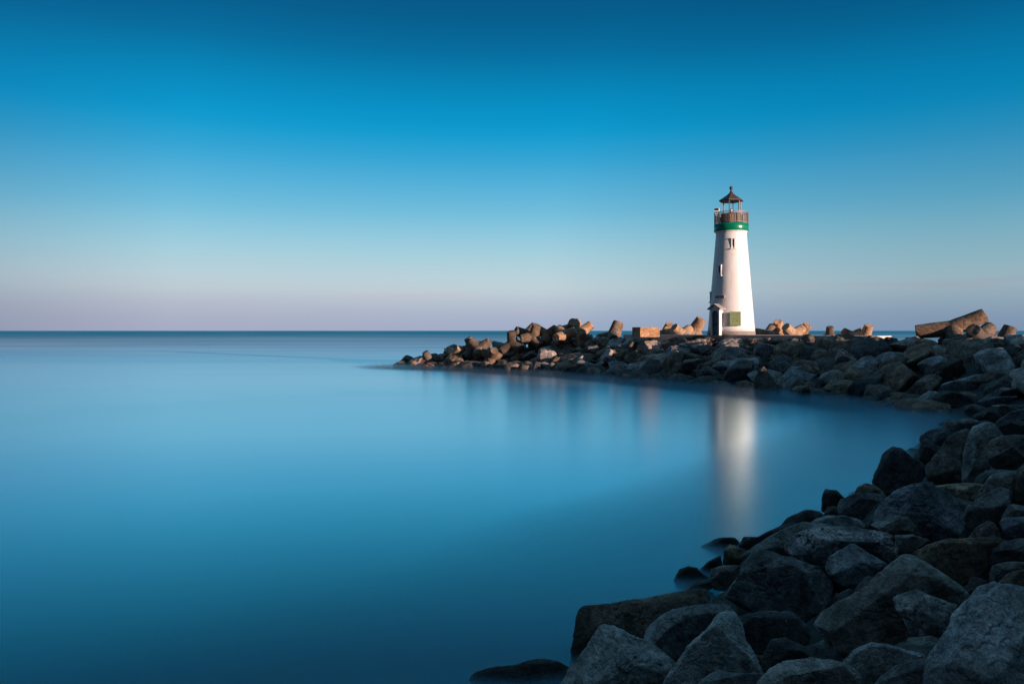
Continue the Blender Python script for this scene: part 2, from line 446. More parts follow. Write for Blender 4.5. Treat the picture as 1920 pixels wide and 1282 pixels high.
#  view, outline, material, label, thickness
TRACED = [
 ('A', [(1480,70),(1600,20),(1740,15),(1880,10),(1740,70),(1600,110)], 'grey', 'thin slanting slab at the corner where the shore meets the jetty', .8),
 ('A', [(1400,130),(1420,90),(1500,80),(1590,110),(1600,190),(1500,215),(1410,170)], 'grey', 'rounded grey boulder at the cove corner, just above the far end of the water', .8),
 ('A', [(1570,190),(1620,130),(1690,140),(1720,190),(1660,240),(1580,210)], 'dark', 'small dark boulder in the cove corner beside the slanting slab', .8),
 ('A', [(1640,90),(1750,80),(1840,110),(1900,130),(1730,190),(1700,150)], 'pale', 'small pale boulder in the cove corner between the slanting slabs', .8),
 ('A', [(1670,240),(1800,150),(1960,100),(1980,200),(1800,235),(1700,270)], 'grey', 'long grey slab sloping up to the right edge above the cove corner', .8),
 ('A', [(1680,270),(1740,220),(1830,215),(1960,240),(1960,350),(1760,365)], 'dark', 'dark squat boulder under the long grey slab at the right edge', .9),
 ('A', [(1130,410),(1150,330),(1230,310),(1235,230),(1330,215),(1450,200),(1550,230),(1440,310),(1300,380),(1200,450)], 'pale', 'pale flat-topped boulder, farthest of the near shore to touch the water', .8),
 ('A', [(1005,500),(1045,385),(1080,372),(1130,410),(1175,470),(1150,540),(1060,610),(1010,550)], 'dark', 'small dark pointed rock between the black pyramid and the pale flat-topped boulder', .8),
 ('A', [(1440,340),(1480,270),(1600,228),(1660,250),(1720,320),(1760,370),(1700,480),(1620,640),(1560,770),(1380,760),(1400,500)], 'grey', 'tall humped grey boulder with a smooth rounded top behind the leaning block', .8),
 ('A', [(1068,680),(1085,600),(1180,480),(1280,350),(1390,300),(1450,290),(1445,420),(1410,560),(1390,760),(1200,780),(1090,740)], 'brown', 'large leaning brown-grey block with one long sloping left edge', .75),
 ('A', [(1570,460),(1620,400),(1720,350),(1850,340),(1960,345),(2010,600),(1850,690),(1700,670),(1600,570)], 'brown', 'big round brown boulder cut off by the right edge, above the smooth cracked stones', .85),
 ('A', [(612,745),(640,680),(705,500),(790,440),(870,455),(950,530),(1050,590),(1085,690),(1000,780),(850,870),(740,880),(640,800)], 'dark', 'black pyramid-shaped boulder standing up from the water edge', .8),
 ('A', [(1150,780),(1300,760),(1480,755),(1570,770),(1510,910),(1340,930),(1250,860)], 'brown', 'flat brown stone wedged under the leaning block', .8),
 ('A', [(1800,900),(1820,760),(1860,640),(1930,580),(2010,600),(2010,940),(1850,920)], 'brown', 'brown stone with a steep left side at the right edge', .8),
 ('A', [(1490,920),(1560,780),(1640,680),(1740,665),(1840,690),(1835,770),(1790,1000),(1600,1010),(1500,970)], 'grey', 'smooth blue-grey dome of stone, upper of the two cracked stones', .8),
 ('A', [(1390,1080),(1420,960),(1560,870),(1700,790),(1800,810),(1790,960),(1700,1110),(1480,1170),(1400,1140)], 'grey', 'smooth cracked grey boulder, lower of the pair in front of the dome', .8),
 ('A', [(450,870),(490,790),(560,755),(640,770),(720,840),(745,880),(600,920)], 'brown', 'low rounded brown rock at the foot of the black pyramid boulder', .8),
 ('A', [(178,1000),(190,860),(215,805),(310,815),(390,890),(340,980),(260,1020)], 'dark', 'small upright dark rock standing alone against the blue water', .8),
 ('A', [(320,960),(340,890),(460,850),(600,838),(700,850),(770,890),(690,970),(610,1070),(430,1080),(330,1040)], 'grey', 'flat-backed grey boulder beside the small upright rock', .8),
 ('A', [(205,1020),(230,960),(290,950),(335,970),(335,1050),(230,1060)], 'brown', 'little brown rock at the foot of the small upright rock', .8),
 ('A', [(1720,1060),(1780,950),(1830,935),(1920,950),(2010,960),(2010,1070),(1800,1090)], 'grey', 'blocky grey stone, upper of two stacked at the right edge', .8),
 ('A', [(1705,1090),(1740,1050),(1920,1045),(2010,1060),(2010,1210),(1830,1230),(1730,1160)], 'grey', 'wide grey stone, lower of two stacked at the right edge', .8),
 ('A', [(610,1090),(640,980),(720,890),(830,800),(1030,740),(1140,750),(1160,790),(1280,840),(1340,930),(1390,1010),(1420,1130),(1300,1260),(980,1260),(720,1170)], 'grey', 'largest boulder of the middle shore, broad and pitted with a notched top', .75),
 ('A', [(600,1110),(650,1085),(720,1080),(830,1020),(920,1010),(990,1080),(1085,1230),(900,1270),(720,1190)], 'grey', 'wedge with a straight right edge leaning on the largest middle boulder', .8),
 ('A', [(1440,1225),(1500,1140),(1610,1075),(1660,1090),(1700,1150),(1725,1230),(1600,1270),(1480,1270)], 'brown', 'small triangular brown rock below the smooth cracked boulder', .8),
 ('A', [(60,1115),(130,1060),(240,1030),(380,1035),(520,1070),(570,1140),(400,1160),(200,1145),(80,1140)], 'pale', 'low flat speckled rock behind the barnacled slab', .8),
 ('B', [(805,300),(850,240),(980,182),(1060,195),(1095,220),(1020,270),(900,290)], 'dark', 'low black wet rock sloping into the water left of the small upright rock', .8),
 ('B', [(540,420),(590,350),(640,375),(720,330),(850,270),(960,260),(900,350),(700,450),(580,460)], 'dark', 'long black wet ledge running down to the water', .7),
 ('B', [(265,460),(330,405),(430,362),(530,357),(565,400),(450,470),(330,495)], 'dark', 'dark wave-washed rock half sunk in the blurred surf', .7),
 ('B', [(560,480),(640,420),(760,345),(850,300),(960,260),(1150,280),(1000,340),(900,410),(800,480),(640,510)], 'pale', 'pale sloping rock with white crusty patches beside the barnacled slab', .7),
 ('B', [(452,540),(462,430),(500,400),(600,440),(570,530),(500,555)], 'brown', 'small brown upright rock between surf and the big humped boulder', .8),
 ('B', [(300,570),(360,510),(440,470),(455,540),(380,600),(330,610)], 'dark', 'black wet rock leaning behind the round black rock', .8),
 ('B', [(132,700),(140,630),(180,560),(240,538),(290,550),(330,590),(375,615),(280,680),(180,720)], 'dark', 'round black wet rock standing at the surf line', .8),
 ('B', [(180,710),(280,640),(380,620),(420,660),(300,730)], 'brown', 'thin brown rock squeezed between round black rock and long squared slab', .8),
 ('B', [(370,650),(380,560),(450,535),(555,535),(560,610),(490,700),(400,690)], 'grey', 'small mossy grey rock tucked left of the big humped boulder', .8),
 ('B', [(455,730),(500,660),(555,590),(560,530),(640,460),(700,432),(760,450),(860,490),(960,520),(1070,560),(1130,640),(1120,790),(950,900),(750,880),(560,800)], 'grey', 'big humped grey boulder with a ridge, above the black hollow', .8),
 ('C', [(-130,250),(-110,190),(0,140),(100,105),(250,105),(420,115),(640,150),(700,190),(745,270),(700,340),(640,400),(430,400),(200,400),(30,380),(-110,310)], 'barnacle', 'broad pale slab with a pink barnacle-crusted right side', .7),
 ('C', [(188,410),(215,330),(380,235),(410,235),(520,310),(650,385),(570,490),(440,580),(300,550),(200,460)], 'grey', 'smooth grey wedge resting against the barnacle-crusted slab', .8),
 ('C', [(700,170),(840,165),(880,180),(970,210),(820,310),(745,300)], 'grey', 'low dark-grey slab right of the barnacle-crusted slab', .8),
 ('C', [(810,310),(950,240),(1100,200),(1400,190),(1520,200),(1400,320),(1390,440),(1200,560),(980,420),(860,340)], 'brown', 'long brown slab with a pale worn rim over a dark hollow', .7),
 ('C', [(1365,340),(1420,260),(1520,220),(1620,195),(1740,190),(1740,400),(1540,400),(1420,410),(1375,390)], 'grey', 'lumpy grey boulder at the right edge above the nearest boulder', .8),
 ('C', [(1405,460),(1440,390),(1560,370),(1720,370),(1740,450),(1560,490),(1480,550),(1420,540)], 'grey', 'rounded grey rock squeezed under the lumpy boulder at the right edge', .8),
 ('C', [(1480,520),(1560,450),(1740,410),(1740,600),(1560,600)], 'brown', 'brown rock peeping over the back of the nearest boulder', .8),
 ('C', [(1215,610),(1270,490),(1310,480),(1400,515),(1340,590),(1250,650)], 'dark', 'small dark rock in the gap behind the nearest boulder', .8),
 ('C', [(88,840),(150,740),(300,660),(470,570),(560,470),(700,350),(770,300),(860,315),(950,390),(1080,480),(1250,620),(1200,740),(1000,880),(760,1010),(500,1080),(310,1080),(180,950)], 'grey', 'huge dark tent-shaped boulder with two long sloping wings', .7),
 ('C', [(690,640),(720,605),(870,575),(960,610),(1080,660),(1170,690),(1140,800),(1080,920),(1000,1040),(930,1040),(860,950),(760,790),(710,720)], 'barnacle', 'tapering rock with white crust between the tent-shaped and nearest boulders', .7),
 ('C', [(540,1300),(600,1220),(720,1140),(940,1080),(980,1090),(920,1200),(920,1340),(600,1380)], 'grey', 'low smooth rock at the bottom touching the nearest boulder', .8),
 ('C', [(310,1120),(400,1020),(540,965),(660,985),(800,1030),(900,1050),(950,1085),(760,1150),(640,1270),(420,1300),(340,1220)], 'grey', 'smooth blue-grey rock below the tent-shaped boulder', .8),
 ('D', [(950,880),(985,600),(1000,470),(1020,420),(1060,398),(1300,370),(1500,345),(1750,290),(1900,268),(2020,262),(2080,330),(2000,440),(1800,520),(1500,760),(1200,900),(1000,930)], 'brown', 'long squared brown slab with a flat top and upright left end', .5),
 ('B', [(-60,1060),(-30,930),(60,850),(140,810),(370,772),(480,780),(540,840),(420,960),(300,1060),(150,1150),(20,1100)], 'grey', 'ridged grey boulder behind the pointed one, lit along its crest', .8),
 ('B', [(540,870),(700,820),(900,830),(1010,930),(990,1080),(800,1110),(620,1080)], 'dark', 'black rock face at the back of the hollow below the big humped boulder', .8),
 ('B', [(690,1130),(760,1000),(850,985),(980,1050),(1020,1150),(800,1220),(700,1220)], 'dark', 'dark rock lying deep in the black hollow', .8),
 ('B', [(60,1300),(150,1160),(230,1050),(350,940),(420,840),(480,815),(530,830),(570,900),(600,1000),(650,1080),(700,1200),(620,1290),(400,1400),(180,1420)], 'pale', 'pointed pale-backed boulder in the middle of the bottom edge', .75),
 ('D', [(110,1020),(200,920),(350,875),(520,860),(640,820),(740,805),(860,830),(960,880),(1000,1000),(880,1090),(400,1120),(200,1100)], 'dark', 'low black wet rock at the bottom edge beside the deep water', .7),
 ('D', [(860,1060),(960,860),(1080,720),(1160,555),(1200,530),(1290,545),(1400,610),(1560,670),(1700,780),(1790,860),(1740,970),(1690,1080),(1500,1200),(1100,1220)], 'pale', 'pale pyramid boulder with a worn grey peak, leftmost of the big bottom rocks', .75),
 ('B', [(270,1300),(370,1215),(430,1188),(490,1210),(600,1215),(720,1205),(700,1330),(450,1400)], 'grey', 'low knobbly rock at the bottom edge right of the pointed boulder', .8),
 ('B', [(640,1300),(740,1180),(850,1130),(1000,1115),(1150,1130),(1230,1150),(1300,1200),(1340,1310),(1000,1420),(700,1400)], 'grey', 'low broad rock at the bottom edge with a dark slot in its top', .75),
 ('C', [(885,1220),(960,1060),(1080,900),(1130,830),(1150,720),(1240,640),(1330,550),(1440,525),(1560,545),(1720,560),(1850,700),(1850,1450),(920,1480)], 'pale', 'nearest and biggest boulder, pale with worn streaks, in the bottom corner', .6),
]
SUNK = [  # photo px centre, half width px: rocks the wash only just covers
 (1424, 974, 30, 'faint dark rock barely breaking the surf below the lighthouse reflection'),
]
SHOREGROUP = 'boulders on the near shore'
rock_at = []          # (x, y, radius) of what already stands
for view, poly, mt, label, thick in TRACED:
    ox, oy, s = VIEW[view]
    pts = [(ox + x / s, oy + y / s) for x, y in poly]
    cx = sum(p[0] for p in pts) / len(pts); cy = sum(p[1] for p in pts) / len(pts)
    by = max(p[1] for p in pts)
    half = 0.5 * (by - min(p[1] for p in pts))
    D = ray_ground(cx, 0.45 * cy + 0.55 * by, 0.15)
    big = max(p[0] for p in pts) - min(p[0] for p in pts)
    v, f, c, size = traced_stone(pts, D, thick, 7 if big > 150 else 6)
    o = raw_obj('boulder', v, f, M[mt], True, Vector(c))
    tag(o, label, 'boulder', SHOREGROUP)
    rock_at.append((c[0], c[1], size))
for px, py, hw, label in SUNK:
    Yd = HC * F / (py - HY)
    c = at(px, py, Yd)
    r = hw / F * Yd
    v, f = random_stone((r, r * 0.8, 0.5), 6, 14)
    o = raw_obj('boulder', v, f, M['dark'], True, Vector((c.x, c.y + 0.2, -0.62 if py < 1100 else -0.46)))
    tag(o, label, 'boulder', SHOREGROUP)

# smaller stones wedged in the hollows between them
placed = list(rock_at)
nf = 0
for _ in range(4000):
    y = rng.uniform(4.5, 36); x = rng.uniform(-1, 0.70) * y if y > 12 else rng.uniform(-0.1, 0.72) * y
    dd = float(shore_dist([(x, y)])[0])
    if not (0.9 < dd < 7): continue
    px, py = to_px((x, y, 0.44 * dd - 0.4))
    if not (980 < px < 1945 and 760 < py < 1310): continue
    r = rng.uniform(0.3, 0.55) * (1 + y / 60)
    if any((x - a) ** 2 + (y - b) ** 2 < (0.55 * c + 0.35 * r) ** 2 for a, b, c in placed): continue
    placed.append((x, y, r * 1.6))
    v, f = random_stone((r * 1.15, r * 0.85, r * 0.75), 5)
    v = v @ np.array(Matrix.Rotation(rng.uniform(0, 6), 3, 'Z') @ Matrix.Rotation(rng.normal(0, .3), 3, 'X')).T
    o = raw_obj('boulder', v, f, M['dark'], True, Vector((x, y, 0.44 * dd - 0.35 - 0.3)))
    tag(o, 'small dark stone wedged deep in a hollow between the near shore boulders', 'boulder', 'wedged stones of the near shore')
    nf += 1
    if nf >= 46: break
print('wedged', nf)

# ------------------------------------------------------------------ the jetty's stones
def ordinal(k):
    return ['first', 'second', 'third', 'fourth', 'fifth', 'sixth', 'seventh', 'eighth', 'ninth', 'tenth', 'eleventh', 'twelfth', 'thirteenth', 'fourteenth'][k]

def jetty_stones():
    cand = []
    tries = 14000
    xs = rng.uniform(-16, 33, tries); ys = rng.uniform(33, 94, tries)
    d = shore_dist(np.column_stack([xs, ys]))
    taken = []
    for x, y, dd in zip(xs, ys, d):
        if not (-0.6 < dd < (10.8 if y < 60 else 8.8)): continue
        px, py = to_px((x, y, max(0.44 * dd - 0.3, 0)))
        if px > 1985 or px < 735: continue
        # land side only: the sea side of the jetty is out of sight
        fx = np.array([x, y])
        fd = min(np.linalg.norm(fx - np.array(p)) for p in BACKPTS)
        if fd < dd + 0.8: continue
        if y < 38 and px < 1930 and py > 742: continue
        if y < 35.5: continue
        r = rng.uniform(0.88, 1.55) * (0.9 if y > 75 else 1.0)
        if dd < 1.0: r *= 0.9
        if dd > 7.6: r *= 0.85
        if dd > 8.8: r = max(r, 1.15)
        if any((x - a) ** 2 + (y - b) ** 2 < (0.635 * (r + c)) ** 2 for a, b, c in taken): continue
        taken.append((x, y, r))
        cand.append((x, y, dd, r))
    return cand

bp = [SHORE[k] for k in range(len(front), len(front) + 6)]
BACKPTS = []
for a, b in zip(bp, bp[1:]):
    for t in np.linspace(0, 1, 40, endpoint=False):
        BACKPTS.append(tuple(np.array(a) * (1 - t) + np.array(b) * t))

def spot(px):
    return ('at the jetty tip' if px < 880 else 'by the first tetrapods' if px < 985 else 'left of the concrete block' if px < 1175 else
            'below the concrete block' if px < 1255 else 'just left of the lighthouse' if px < 1325 else 'below the lighthouse' if px < 1418 else
            'right of the lighthouse' if px < 1520 else 'below the leaning tetrapod pair' if px < 1660 else 'below the largest tetrapod' if px < 1800 else 'near the right edge')

jet = jetty_stones()
rows = []
for x, y, dd, r in jet:
    asp = rng.choice([0.55, 0.65, 0.8, 0.95], p=[0.25, 0.3, 0.25, 0.2])
    flat = rng.uniform(0.42, 0.72)
    rows.append(dict(x=x, y=y, d=dd, r=r, asp=float(asp), flat=float(flat)))
for q in rows:
    v, f = random_stone((q['r'] * 1.18, q['r'] * q['asp'] * 1.1, q['r'] * q['flat']), 5, int(rng.integers(9, 15)), 60)
    # lie along the slope, tilted at random
    e = 0.6
    g = np.array([shore_dist([(q['x'] + e, q['y'])])[0] - shore_dist([(q['x'] - e, q['y'])])[0], shore_dist([(q['x'], q['y'] + e)])[0] - shore_dist([(q['x'], q['y'] - e)])[0]])
    g = g / (np.linalg.norm(g) + 1e-9)
    sl = 0.41 if q['d'] < 8 else 0.0
    nrm = Vector((-g[0] * math.sin(sl), -g[1] * math.sin(sl), math.cos(sl)))
    nrm = (nrm + Vector(rng.normal(0, 0.28, 3))).normalized()
    along = math.atan2(g[0], -g[1]) + rng.normal(0, 0.75)
    rot = Vector((0, 0, 1)).rotation_difference(nrm).to_matrix() @ Matrix.Rotation(along, 3, 'Z')
    v = v @ np.array(rot).T
    z = float(min(max(0.44 * q['d'] - 0.35, -0.02), CREST)) + rng.uniform(-0.05, 0.22)
    top = float(v[:, 2].max())
    lim = (3.92 if q['y'] > 46 else 3.9) if q['d'] < 8.0 or q['y'] < 54 else 3.78
    lim = lim + ((rng.uniform(-0.2, 0.34) if q['y'] < 56 else rng.uniform(-0.45, -0.1)) if q['d'] > 6.6 else rng.uniform(-0.2, 0.1))
    z = min(z, lim - top)
    pick = rng.random()
    mt = ('dark' if pick < 0.5 else 'brown') if q['d'] < 1.3 else ('grey' if pick < 0.42 else 'brown' if pick < 0.76 else 'dark' if pick < 0.93 else 'pale')
    o = raw_obj('boulder', v, f, M[mt], True, Vector((q['x'], q['y'], z)))
    px, py = to_px((q['x'], q['y'], z))
    col = {'dark': 'dark', 'brown': 'brown', 'grey': 'grey', 'pale': 'pale'}[mt]
    shp = 'long' if q['asp'] < 0.6 else 'chunky' if q['flat'] > 0.6 else 'flat' if q['flat'] < 0.5 else 'squat'
    band = ('at the waterline' if q['d'] < 1.4 else 'low on the jetty' if q['d'] < 3.6 else 'halfway up the jetty' if q['d'] < 5.8 else 'high on the jetty' if q['d'] < 7.4 else 'on the crest')
    q.update(o=o, px=px, lab=f"{shp} {col} boulder {band}, {spot(px)}")
groups = {}
for q in rows: groups.setdefault(q['lab'], []).append(q)
for lab, qs in groups.items():
    qs.sort(key=lambda q: q['px'])
    for k, q in enumerate(qs):
        tag(q['o'], lab if len(qs) == 1 else f"{lab}, {ordinal(k)} from left", 'boulder', 'boulders packed on the jetty face')
print('boulders', len(TRACED), len(rows))

# small stones filling the gaps of the jetty: too many and too small to tell apart
VV, FF2, nb = [], [], 0
cnt = 0
for _ in range(6000):
    x, y = rng.uniform(-16, 33), rng.uniform(35.5, 92)
    dd = float(shore_dist([(x, y)])[0])
    if not (-0.2 < dd < 9.0): continue
    px, py = to_px((x, y, max(0.44 * dd - 0.3, 0)))
    if px > 1985 or px < 735 or (y < 38 and px < 1930): continue
    r = rng.uniform(0.26, 0.62)
    v, f = random_stone((r * 1.3, r * 0.9, r * 0.75), 4, 10)
    v = v @ np.array(Matrix.Rotation(rng.uniform(0, 6), 3, 'Z') @ Matrix.Rotation(rng.normal(0, .5), 3, 'X')).T
    z = min(max(0.44 * dd - 0.35, 0.0), CREST) + rng.uniform(-0.1, 0.28)
    VV.append(v + np.array((x, y, z))); FF2.append(f + nb); nb += len(v); cnt += 1
    if cnt >= 420: break
for _ in range(130):
    y = rng.uniform(2.5, 42); x = 0.70 * y + rng.uniform(0.9, 7)
    r = rng.uniform(0.4, 0.85)
    v, f = random_stone((r * 1.2, r * 0.95, r * 0.7), 4, 11)
    v = v @ np.array(Matrix.Rotation(rng.uniform(0, 6), 3, 'Z') @ Matrix.Rotation(rng.normal(0, .4), 3, 'X')).T
    uu, vv = 0.73 * x - 0.68 * y, 0.68 * x + 0.73 * y
    hl = min(max((uu - 2.2) / 6.0, 0), 1); hl = hl * hl * (3 - 2 * hl) * min(max((50 - vv) / 6.0, 0), 1)
    z = float(bank_z([(x, y)])[0]) + 4.2 * hl - (0.6 if y < 34 else 0.0) + 0.1
    if z > 3.2 and x < 0.70 * y + 2.2: continue
    VV.append(v + np.array((x, y, z))); FF2.append(f + nb); nb += len(v)
o = raw_obj('rubble', np.concatenate(VV), np.concatenate(FF2), M['brown'])
tag(o, 'small brown rubble filling gaps between the jetty boulders', 'rubble', None, 'stuff')

# ------------------------------------------------------------------ concrete tetrapods
def tetra_mesh(name, Lg=1.95, r0=0.84, r1=0.62, level=6, legs=None):
    v, f = ico(level)
    legs = np.array(legs) if legs is not None else np.array([(0, 0, 1), (math.sqrt(8 / 9), 0, -1 / 3), (-math.sqrt(2 / 9), math.sqrt(2 / 3), -1 / 3), (-math.sqrt(2 / 9), -math.sqrt(2 / 3), -1 / 3)])
    legs = legs / np.linalg.norm(legs, axis=1)[:, None]
    cs = np.clip(v @ legs.T, -1, 1)
    sn = np.sqrt(1 - cs ** 2)
    k = (r0 - r1) / Lg
    with np.errstate(divide='ignore', invalid='ignore'):
        side = r0 / np.maximum(sn + k * cs, 1e-6)
        cap = np.where(cs > 0.05, Lg / np.maximum(cs, 0.05), 0)
        p = 70
        r = (np.maximum(side, 1e-6) ** -p + np.maximum(cap, 1e-6) ** -p) ** (-1 / p)
    r = np.where(cs > 0.1, r, 0)
    r = r.max(1)
    P = v * r[:, None]
    r = r + 0.012 * fbm(P * 3.0, 3) + 0.02 * fbm(P * 0.9, 2)
    me = bpy.data.meshes.new(name)
    me.from_pydata([tuple(q) for q in (v * r[:, None])], [], [tuple(int(i) for i in q) for q in f])
    for q in me.polygons: q.use_smooth = True
    me.set_sharp_from_angle(angle=math.radians(38))
    me.materials.append(M['concrete'])
    return me
M['worn'] = stone('worn_brown_concrete', (0.16, 0.112, 0.076), (0.26, 0.185, 0.128), (0.35, 0.26, 0.185), scale=0.7, bump=0.35)
TET = tetra_mesh('concrete_tetrapod')

# (right, away from the viewer, up)
TET_LONG = tetra_mesh('concrete_tetrapod_long', 2.3, 0.60, 0.50, 6, [(.89, .1, .42), (-.97, -.1, -.10), (.3, -.75, -.7), (.0, .8, -.6)])

def tetrapod(px, py, Y, leg, roll, s, label, dz=0.0):
    """leg: where its first leg points, as (right, up, towards the viewer); roll about that leg, degrees."""
    c = at(px, py, Y)
    w = Vector((-c.x, -c.y, 0)).normalized()
    u = Vector((0, 0, 1)).cross(w).normalized()
    d = (u * leg[0] + Vector((0, 0, 1)) * leg[1] + w * leg[2]).normalized()
    q0 = Vector((0, 0, 1)).rotation_difference(d)
    if not isinstance(roll, (int, float)):
        e = (u * roll[0] + Vector((0, 0, 1)) * roll[1] + w * roll[2]).normalized()
        l2 = Vector((math.sqrt(8 / 9), 0, -1 / 3))
        roll = max(range(0, 360, 3), key=lambda g: (q0 @ (Matrix.Rotation(math.radians(g), 3, 'Z') @ l2)).dot(e))
    q = q0 @ Matrix.Rotation(math.radians(roll), 3, 'Z').to_quaternion()
    o = bpy.data.objects.new('concrete_tetrapod', TET_LONG if 'largest tetrapod,' in label else TET)
    if px < 1110: s *= 0.80
    if 1415 < px < 1520: s *= 0.85
    if 'dark' in label or 'shade' in label:  # tetrapods in shadow get the concrete with shade in its colour
        o.material_slots[0].link = 'OBJECT'; o.material_slots[0].material = M['shade_concrete']
    elif 'largest' in label or int(px) % 3 == 0:
        o.material_slots[0].link = 'OBJECT'; o.material_slots[0].material = M['worn']
    if 1240 < px < 1310: s *= 0.88
    o.location = c + Vector((0, 0, dz))
    o.rotation_mode = 'QUATERNION'
    o.rotation_quaternion = q
    o.scale = (s, s, s)
    if 'largest tetrapod,' in label: o.rotation_quaternion = Matrix(((u.x, -w.x, 0), (u.y, -w.y, 0), (0, 0, 1))).to_quaternion()
    link(o)
    tag(o, label, 'tetrapod', 'concrete tetrapods along the jetty crest')

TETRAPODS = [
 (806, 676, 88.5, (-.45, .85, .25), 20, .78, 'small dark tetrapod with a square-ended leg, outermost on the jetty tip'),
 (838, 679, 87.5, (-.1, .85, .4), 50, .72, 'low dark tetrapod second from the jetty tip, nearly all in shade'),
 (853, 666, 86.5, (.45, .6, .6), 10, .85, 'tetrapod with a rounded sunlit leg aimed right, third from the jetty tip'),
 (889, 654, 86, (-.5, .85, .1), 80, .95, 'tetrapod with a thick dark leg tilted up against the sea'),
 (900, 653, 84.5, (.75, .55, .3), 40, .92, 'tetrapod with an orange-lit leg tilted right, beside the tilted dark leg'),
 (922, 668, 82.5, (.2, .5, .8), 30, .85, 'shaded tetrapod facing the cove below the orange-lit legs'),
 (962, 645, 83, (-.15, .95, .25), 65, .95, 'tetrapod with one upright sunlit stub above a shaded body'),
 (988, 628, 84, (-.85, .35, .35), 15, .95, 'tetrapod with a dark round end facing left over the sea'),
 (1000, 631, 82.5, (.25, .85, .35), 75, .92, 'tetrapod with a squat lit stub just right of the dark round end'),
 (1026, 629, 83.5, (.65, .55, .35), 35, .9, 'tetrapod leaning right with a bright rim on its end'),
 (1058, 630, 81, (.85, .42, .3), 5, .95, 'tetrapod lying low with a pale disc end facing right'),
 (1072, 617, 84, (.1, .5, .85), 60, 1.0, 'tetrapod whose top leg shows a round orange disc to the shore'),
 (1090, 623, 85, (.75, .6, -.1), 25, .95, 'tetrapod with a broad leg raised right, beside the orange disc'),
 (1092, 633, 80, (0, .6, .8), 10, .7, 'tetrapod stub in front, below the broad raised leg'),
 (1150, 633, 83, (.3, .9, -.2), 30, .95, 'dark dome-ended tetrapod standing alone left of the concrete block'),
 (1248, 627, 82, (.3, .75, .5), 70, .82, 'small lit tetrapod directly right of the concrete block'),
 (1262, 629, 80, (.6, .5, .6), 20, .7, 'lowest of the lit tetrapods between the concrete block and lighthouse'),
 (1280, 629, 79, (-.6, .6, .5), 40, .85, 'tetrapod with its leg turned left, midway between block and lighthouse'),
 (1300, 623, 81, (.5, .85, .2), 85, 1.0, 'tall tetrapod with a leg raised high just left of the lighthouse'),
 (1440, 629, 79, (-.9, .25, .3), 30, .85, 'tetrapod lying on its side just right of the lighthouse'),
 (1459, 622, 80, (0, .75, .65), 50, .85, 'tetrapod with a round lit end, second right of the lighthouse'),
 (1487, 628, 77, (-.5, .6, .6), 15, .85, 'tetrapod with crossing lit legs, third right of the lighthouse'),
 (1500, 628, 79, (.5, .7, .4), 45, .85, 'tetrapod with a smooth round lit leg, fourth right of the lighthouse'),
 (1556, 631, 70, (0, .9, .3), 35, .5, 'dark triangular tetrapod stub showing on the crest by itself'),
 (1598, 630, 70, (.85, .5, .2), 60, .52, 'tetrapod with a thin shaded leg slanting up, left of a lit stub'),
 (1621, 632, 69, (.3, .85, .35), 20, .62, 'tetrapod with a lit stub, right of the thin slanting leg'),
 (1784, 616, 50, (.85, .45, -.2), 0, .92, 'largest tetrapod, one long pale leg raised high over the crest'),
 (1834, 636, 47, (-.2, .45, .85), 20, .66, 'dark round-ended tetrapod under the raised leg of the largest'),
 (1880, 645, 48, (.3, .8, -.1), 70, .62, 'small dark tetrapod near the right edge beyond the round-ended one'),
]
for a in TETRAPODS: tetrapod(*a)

# ------------------------------------------------------------------ concrete block and crest path
t = thing('concrete_block', at(1211, 632.3, 72), math.radians(15), 'squared concrete block with one lit face, standing on the jetty crest', 'concrete block')
bm = bmesh.new(); add_box(bm, (0, 0, 0.5), (2.05, 1.85, 0.95), None, 0.03)
obj('block_body', bm, M['concrete'], t)

path_pts = [(27.5, 56.5), (21.5, 66.0), (15.2, 73.2), (11.5, 77.2), (15.5, 80.6), (20.5, 76.0), (27, 68.5), (31, 61)]
bm = bmesh.new()
lo = [bm.verts.new((x, y, 2.4)) for x, y in path_pts]; hi = [bm.verts.new((x, y, 3.90)) for x, y in path_pts]
bm.faces.new(hi); bm.faces.new(list(reversed(lo)))
for k in range(len(lo)):
    j = (k + 1) % len(lo); bm.faces.new((lo[k], lo[j], hi[j], hi[k]))
M['path'] = plain('path_concrete', (0.55, 0.48, 0.42), 0.85, 0, 0.25, 1.2, 0.3)
o = obj('path', bm, M['path']); tag(o, kind='structure')

